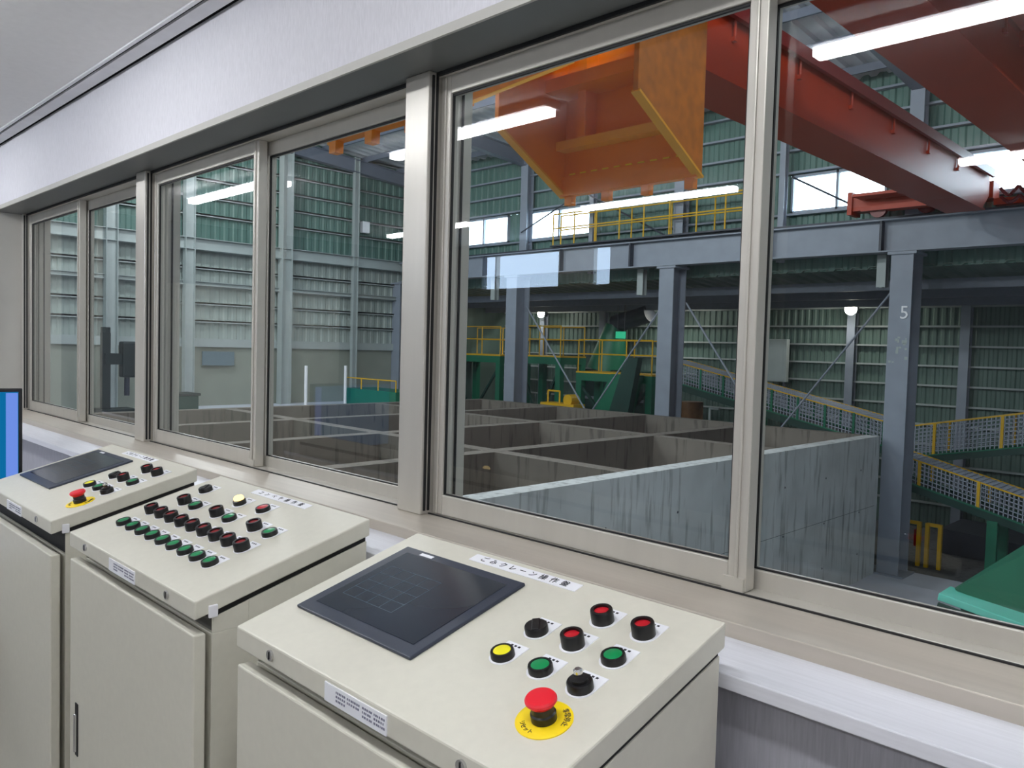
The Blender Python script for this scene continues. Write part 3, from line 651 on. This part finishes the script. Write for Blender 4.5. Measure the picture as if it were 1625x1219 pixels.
# crusher and duct behind the walkway
t = thing('shredder', (-17.5, 23, GZ), 'dark green shredder housing with a conical hood behind the walkway', 'machine')
MB().box(-18.9, -16.2, 22.9, 24.0, GZ, -.7).build('housing', 'dgreen', t, bevel=.03)
MB().cyl((-18.2, 23.4, -.7), (-17.9, 23.4, .95), .75, 24, .35).build('hood', 'mgreen', t, smooth=True)
MB().cyl((-17.9, 23.4, .95), (-16.4, 23.4, 1.35), .33, 20).build('duct', 'darksteel', t, smooth=True)
for k in range(3): MB().box(-18.92, -16.18, 22.86, 22.9, -3.6+k*.9, -3.5+k*.9).build('band', 'steel', t)
t = thing('feed_chute', (-15.2, 20.9, GZ), 'green feed chute sloping down under the yellow walkway', 'chute')
MB().prism([(-15.55, 20.2, -.75), (-14.45, 20.2, -.75), (-15.0, 20.2, -2.7), (-16.6, 20.2, -2.7)], (0, .25, 0)).build('chute_plate', 'mgreen', t)
MB().box(-16.7, -14.6, 20.1, 20.9, GZ, -2.7).build('chute_base', 'dgreen', t)
t = thing('discharge_chute', (-13.7, 20.6, -1.6), 'dark green discharge chute leaning on the third column', 'chute')
MB().prism([(-14.55, 19.6, -.2), (-14.1, 19.6, -.2), (-14.5, 19.6, -2.4), (-15.3, 19.6, -2.4)], (0, .25, 0)).build('chute_side', 'dgreen', t)
t = thing('exit_sign', (-16.9, 22.42, .42), 'small glowing green exit sign behind the yellow walkway', 'sign')
MB().box(-17.1, -16.7, 22.4, 22.45, .42, .66).build('sign_face', 'exit', t)
for x in (-17.05, -16.75): MB().cyl((x, 22.43, .66), (x, 22.43, 1.85), .012, 6).build('hanger_rod', 'darksteel', t)
t = thing('yellow_cart', (-16.6, 19.3, -1.75), 'small yellow hose cart on the bunker rim between the brace rods', 'cart')
MB().box(-17.4, -16.0, 18.95, 19.5, -1.95, -1.72).build('tray', 'safety', t); MB().tube([(-17.3, 19.2, -1.72), (-17.3, 19.2, -1.35), (-16.8, 19.2, -1.35), (-16.8, 19.2, -1.72)], .03, 6).build('push_bar', 'safety', t)
MB().cyl((-16.3, 19.0, -1.6), (-16.3, 19.4, -1.6), .18, 16).build('hose_reel', 'safety', t)
for k, x in enumerate((-17.2, -16.2)): MB().cyl((x, 18.98, -2.05), (x, 19.06, -2.05), .12, 14).build('wheel', 'black', t)
MB().box(-17.4, -16.0, 18.95, 19.5, GZ, -2.17).build('stand', 'dgreen', t)
t = thing('brown_tank', (-12.9, 21.2, GZ), 'rusty brown tank on a green stand right of the third column', 'tank')
MB().cyl((-13.2, 21.2, -2.1), (-13.2, 21.2, -1.5), .35, 20).build('tank_shell', 'brown', t, smooth=True); MB().box(-13.6, -12.4, 20.9, 21.6, GZ, -2.1).build('stand', 'mgreen', t)
MB().tube([(-12.5, 21.1, -2.1), (-12.5, 21.1, -1.65), (-12.2, 21.1, -1.65)], .04, 6).build('vent_pipe', 'palesteel', t)
t = thing('switch_cabinet', (-11.9, 23.95, GZ), 'pale electrical cabinet on a stand by the annex wall beside the right window stile', 'cabinet')
MB().box(-12.3, -11.5, 23.85, 24.05, -.85, .5).build('cabinet_case', 'palesteel', t, bevel=.02)
MB().box(-12.25, -11.55, 23.84, 23.85, -.8, .45).build('cabinet_door', 'palesteel', t)
for x in (-12.25, -11.62): MB().box(x, x+.07, 23.9, 24.0, GZ, -.85).build('stand_leg', 'darksteel', t)

def mesh_panel(P, U, V, nu, nv, r=.009):
    P, U, V = Vector(P), Vector(U), Vector(V); m = MB(); W = U.cross(V).normalized()
    for i in range(nu+1): m.bar(P+U*(i/nu), P+U*(i/nu)+V, r*2, r*2, W)
    for j in range(nv+1): m.bar(P+V*(j/nv), P+V*(j/nv)+U, r*2, r*2, W)
    return m
def conveyor(name, p0, p1, width, side, guard, posts, pale=True, legs=(), uprights=True):
    p0, p1 = Vector(p0), Vector(p1); d = p1-p0; Y = Vector((0, width, 0)); t = thing('belt_conveyor', (p0+p1)/2+Vector((0, 0, -side)), name, 'conveyor')
    for q in (0, 1):
        o = MB().bar(p0+Y*q, p1+Y*q, .08, side).build('side_frame', 'dgreen', t)
        rl = MB().bar(p0+Y*q+Vector((0, 0, side*.5)), p1+Y*q+Vector((0, 0, side*.5)), .12, .03).build('flange', 'mgreen', o)
    MB().bar(p0+Y*.5, p1+Y*.5, width*.9, .03).build('belt', 'darksteel', t)
    n = int(d.length/.7); gv = Vector((0, 0, guard))
    b0 = p0+Vector((0, 0, side*.5))
    for q in (0, 1): mesh_panel(b0+Y*q, d, gv, int(d.length/.09), int(guard/.09)).build('guard_mesh', 'mesh', t)
    mesh_panel(b0+gv, d, Y, int(d.length/.12), int(width/.12)).build('guard_mesh', 'mesh', t)
    for q in (0, 1): MB().bar(b0+Y*q+gv, b0+Y*q+gv+d, .03, .03).build('guard_rail', 'safety', t)
    for k in range(posts):
        for q in (0, 1):
            b = b0+d*((k+.5)/posts)+Y*q; MB().bar(b, b+gv, .06, .06, (0, 1, 0)).build('guard_post', 'safety' if uprights else 'mgreen', t)
    for x in legs:
        f = (x-p0.x)/(p1.x-p0.x); b = p0+d*f
        for q in (0, 1): MB().box(x-.1, x+.1, b.y+width*q-.06, b.y+width*q+.06, GZ, b.z-side*.4).build('trestle_leg', 'mgreen', t)
    return t
conveyor('long caged belt conveyor sloping down to the right behind the bunker', (-13.6, 20.5, -.95), (-6.9, 20.5, -2.35), 1.0, .2, .6, 9, legs=(-11.0, -8.4), uprights=False)
conveyor('caged belt conveyor rising to the right of the numbered column', (-6.75, 20.3, -2.47), (-2.6, 20.3, -1.6), 1.1, .16, .74, 3, legs=(-3.4,))
conveyor('lower caged belt conveyor falling to the right of the numbered column', (-6.6, 19.2, -2.8), (-3.0, 19.2, -3.7), .9, .18, .55, 3, legs=(-4.5,))
rail_t = thing('maintenance_walkway', (-13, 18.75, 3.0), 'high yellow handrail walkway on the runway beam beneath the clerestory', 'walkway')
MB().box(-16.6, -9.7, 18.3, 18.72, 3.12, 3.16).build('walkway_deck', 'darksteel', rail_t)
rail_run(rail_t, ((-16.5, 18.33, 3.14), (-9.8, 18.33, 3.14)), .95, 9); rail_run(rail_t, ((-16.5, 18.68, 3.14), (-9.8, 18.68, 3.14)), .95, 6)
for k, (x, nm) in enumerate(((-6.4, 'nearest the numbered column'), (-5.95, 'farther right'))):
    t = thing('guard_frame', (x, 19.8, GZ), 'yellow guard frame standing on the annex floor, %s' % nm, 'barrier', 'yellow guard frames on the annex floor')
    for q in (0, .27): MB().box(x+q-.04, x+q+.04, 19.75, 19.85, GZ, -3.78).build('post', 'safety', t)
    MB().box(x, x+.27, 19.78, 19.82, -3.85, -3.77).build('rail', 'safety', t)
tag(MB().box(-6.3, -6.18, 19.95, 20.12, GZ+.4, -4.0).build('extinguisher', 'red', bevel=.03), 'small red extinguisher behind the yellow guard frame', 'extinguisher')
# dark ramp in the lower annex
tag(MB().prism([(-6.2, 21.6, GZ), (-3.0, 21.6, GZ), (-3.0, 21.6, -4.35), (-6.2, 21.6, -4.2)], (0, 1.8, 0)).build('machine_base', 'darksteel'), 'dark machine plinth on the annex floor behind the guard frames', 'machine')
# green hopper near the room
t = thing('receiving_hopper', (-2.2, 12, GZ), 'green steel hopper with a bright turquoise rim below the right window', 'hopper')
MB().prism([(-3.28, 12.2, -3.17), (-.6, 12.2, -3.95), (-.6, 13.3, -1.1), (-2.42, 13.3, -2.35)][::-1], (.03, -.08, 0)).build('sloping_plate', 'mgreen', t)
MB().bar((-3.36, 12.0, -3.22), (-.9, 12.0, -3.62), .5, .10).build('rim_flange', 'teal', t, bevel=.01)
MB().bar((-3.36, 11.72, -3.40), (-.9, 11.72, -3.80), .05, .22).build('rim_web', 'dgreen', t)
MB().bar((-3.4, 11.7, -3.5), (-.9, 11.7, -3.9), .16, .04).build('rim_lower_flange', 'teal', t)
MB().prism([(-3.2, 12.1, -3.3), (-.7, 12.1, -3.7), (-1.3, 12.1, GZ), (-2.8, 12.1, GZ)], (0, 1.1, 0)).build('hopper_body', 'dgreen', t)

# ------------------------------------------------------------------ equipment on the left deck
t = thing('sampling_machine', (-22.9, 7.9, -2.1), 'dark standing drill-like machine on the deck seen through the second pane', 'machine')
MB().box(-23.3, -22.5, 7.4, 8.3, -2.1, -1.95).build('base', 'machine', t)
MB().box(-23.0, -22.8, 7.5, 7.7, -1.95, .1).build('mast', 'machine', t); MB().box(-23.0, -22.75, 7.55, 8.0, -.75, -.45).build('arm', 'machine', t)
MB().box(-23.05, -22.7, 7.98, 8.35, -1.1, -.12).build('head', 'machine', t, bevel=.05); MB().cyl((-22.88, 8.15, -1.6), (-22.88, 8.15, -1.1), .07, 10).build('spindle', 'darksteel', t)
MB().cyl((-22.9, 7.6, .1), (-22.9, 7.6, .25), .12, 12).build('motor', 'machine', t)
t = thing('waste_bin', (-22.8, 9.6, -2.1), 'dark green lidded bin standing on the deck in the third pane', 'bin')
MB().box(-23.2, -22.4, 9.25, 9.95, -2.1, -1.62).build('bin_body', 'dgreen', t, bevel=.02); MB().box(-23.24, -22.36, 9.2, 10.0, -1.62, -1.55).build('bin_lid', 'machine', t, bevel=.015)
tag(MB().box(HX0+.13, HX0+.17, 10.95, 12.0, -.82, -.38).build('notice_board', 'signblue'), 'faded blue notice board on the end wall in the third pane', 'notice board')
tag(MB().box(HX0+.13, HX0+.3, 16.75, 17.05, 4.0, 4.4).build('wall_box', 'plate'), 'small white box high on the end wall near the far corner', 'box')
t = thing('compactor', (-21.6, 16, -2.1), 'low green compactor with yellow rails at the far left corner', 'machine')
MB().box(-22.9, -20.1, 15.2, 16.4, -2.1, -1.5).build('body', 'mgreen', t, bevel=.02)
rail_run(t, ((-22.9, 15.2, -1.5), (-20.1, 15.2, -1.5)), .35, 4, rails=(1.0,))
for i, (x, y) in enumerate(((-22.4, 13.4), (-22.6, 15.0))):
    tag(MB().cyl((x, y, -2.1), (x, y, -.75), .05, 10).build('bollard_post', 'plate'), 'white marker post %s' % ('left of the green compactor', 'in front of the green compactor')[i], 'post', 'white marker posts on the deck')
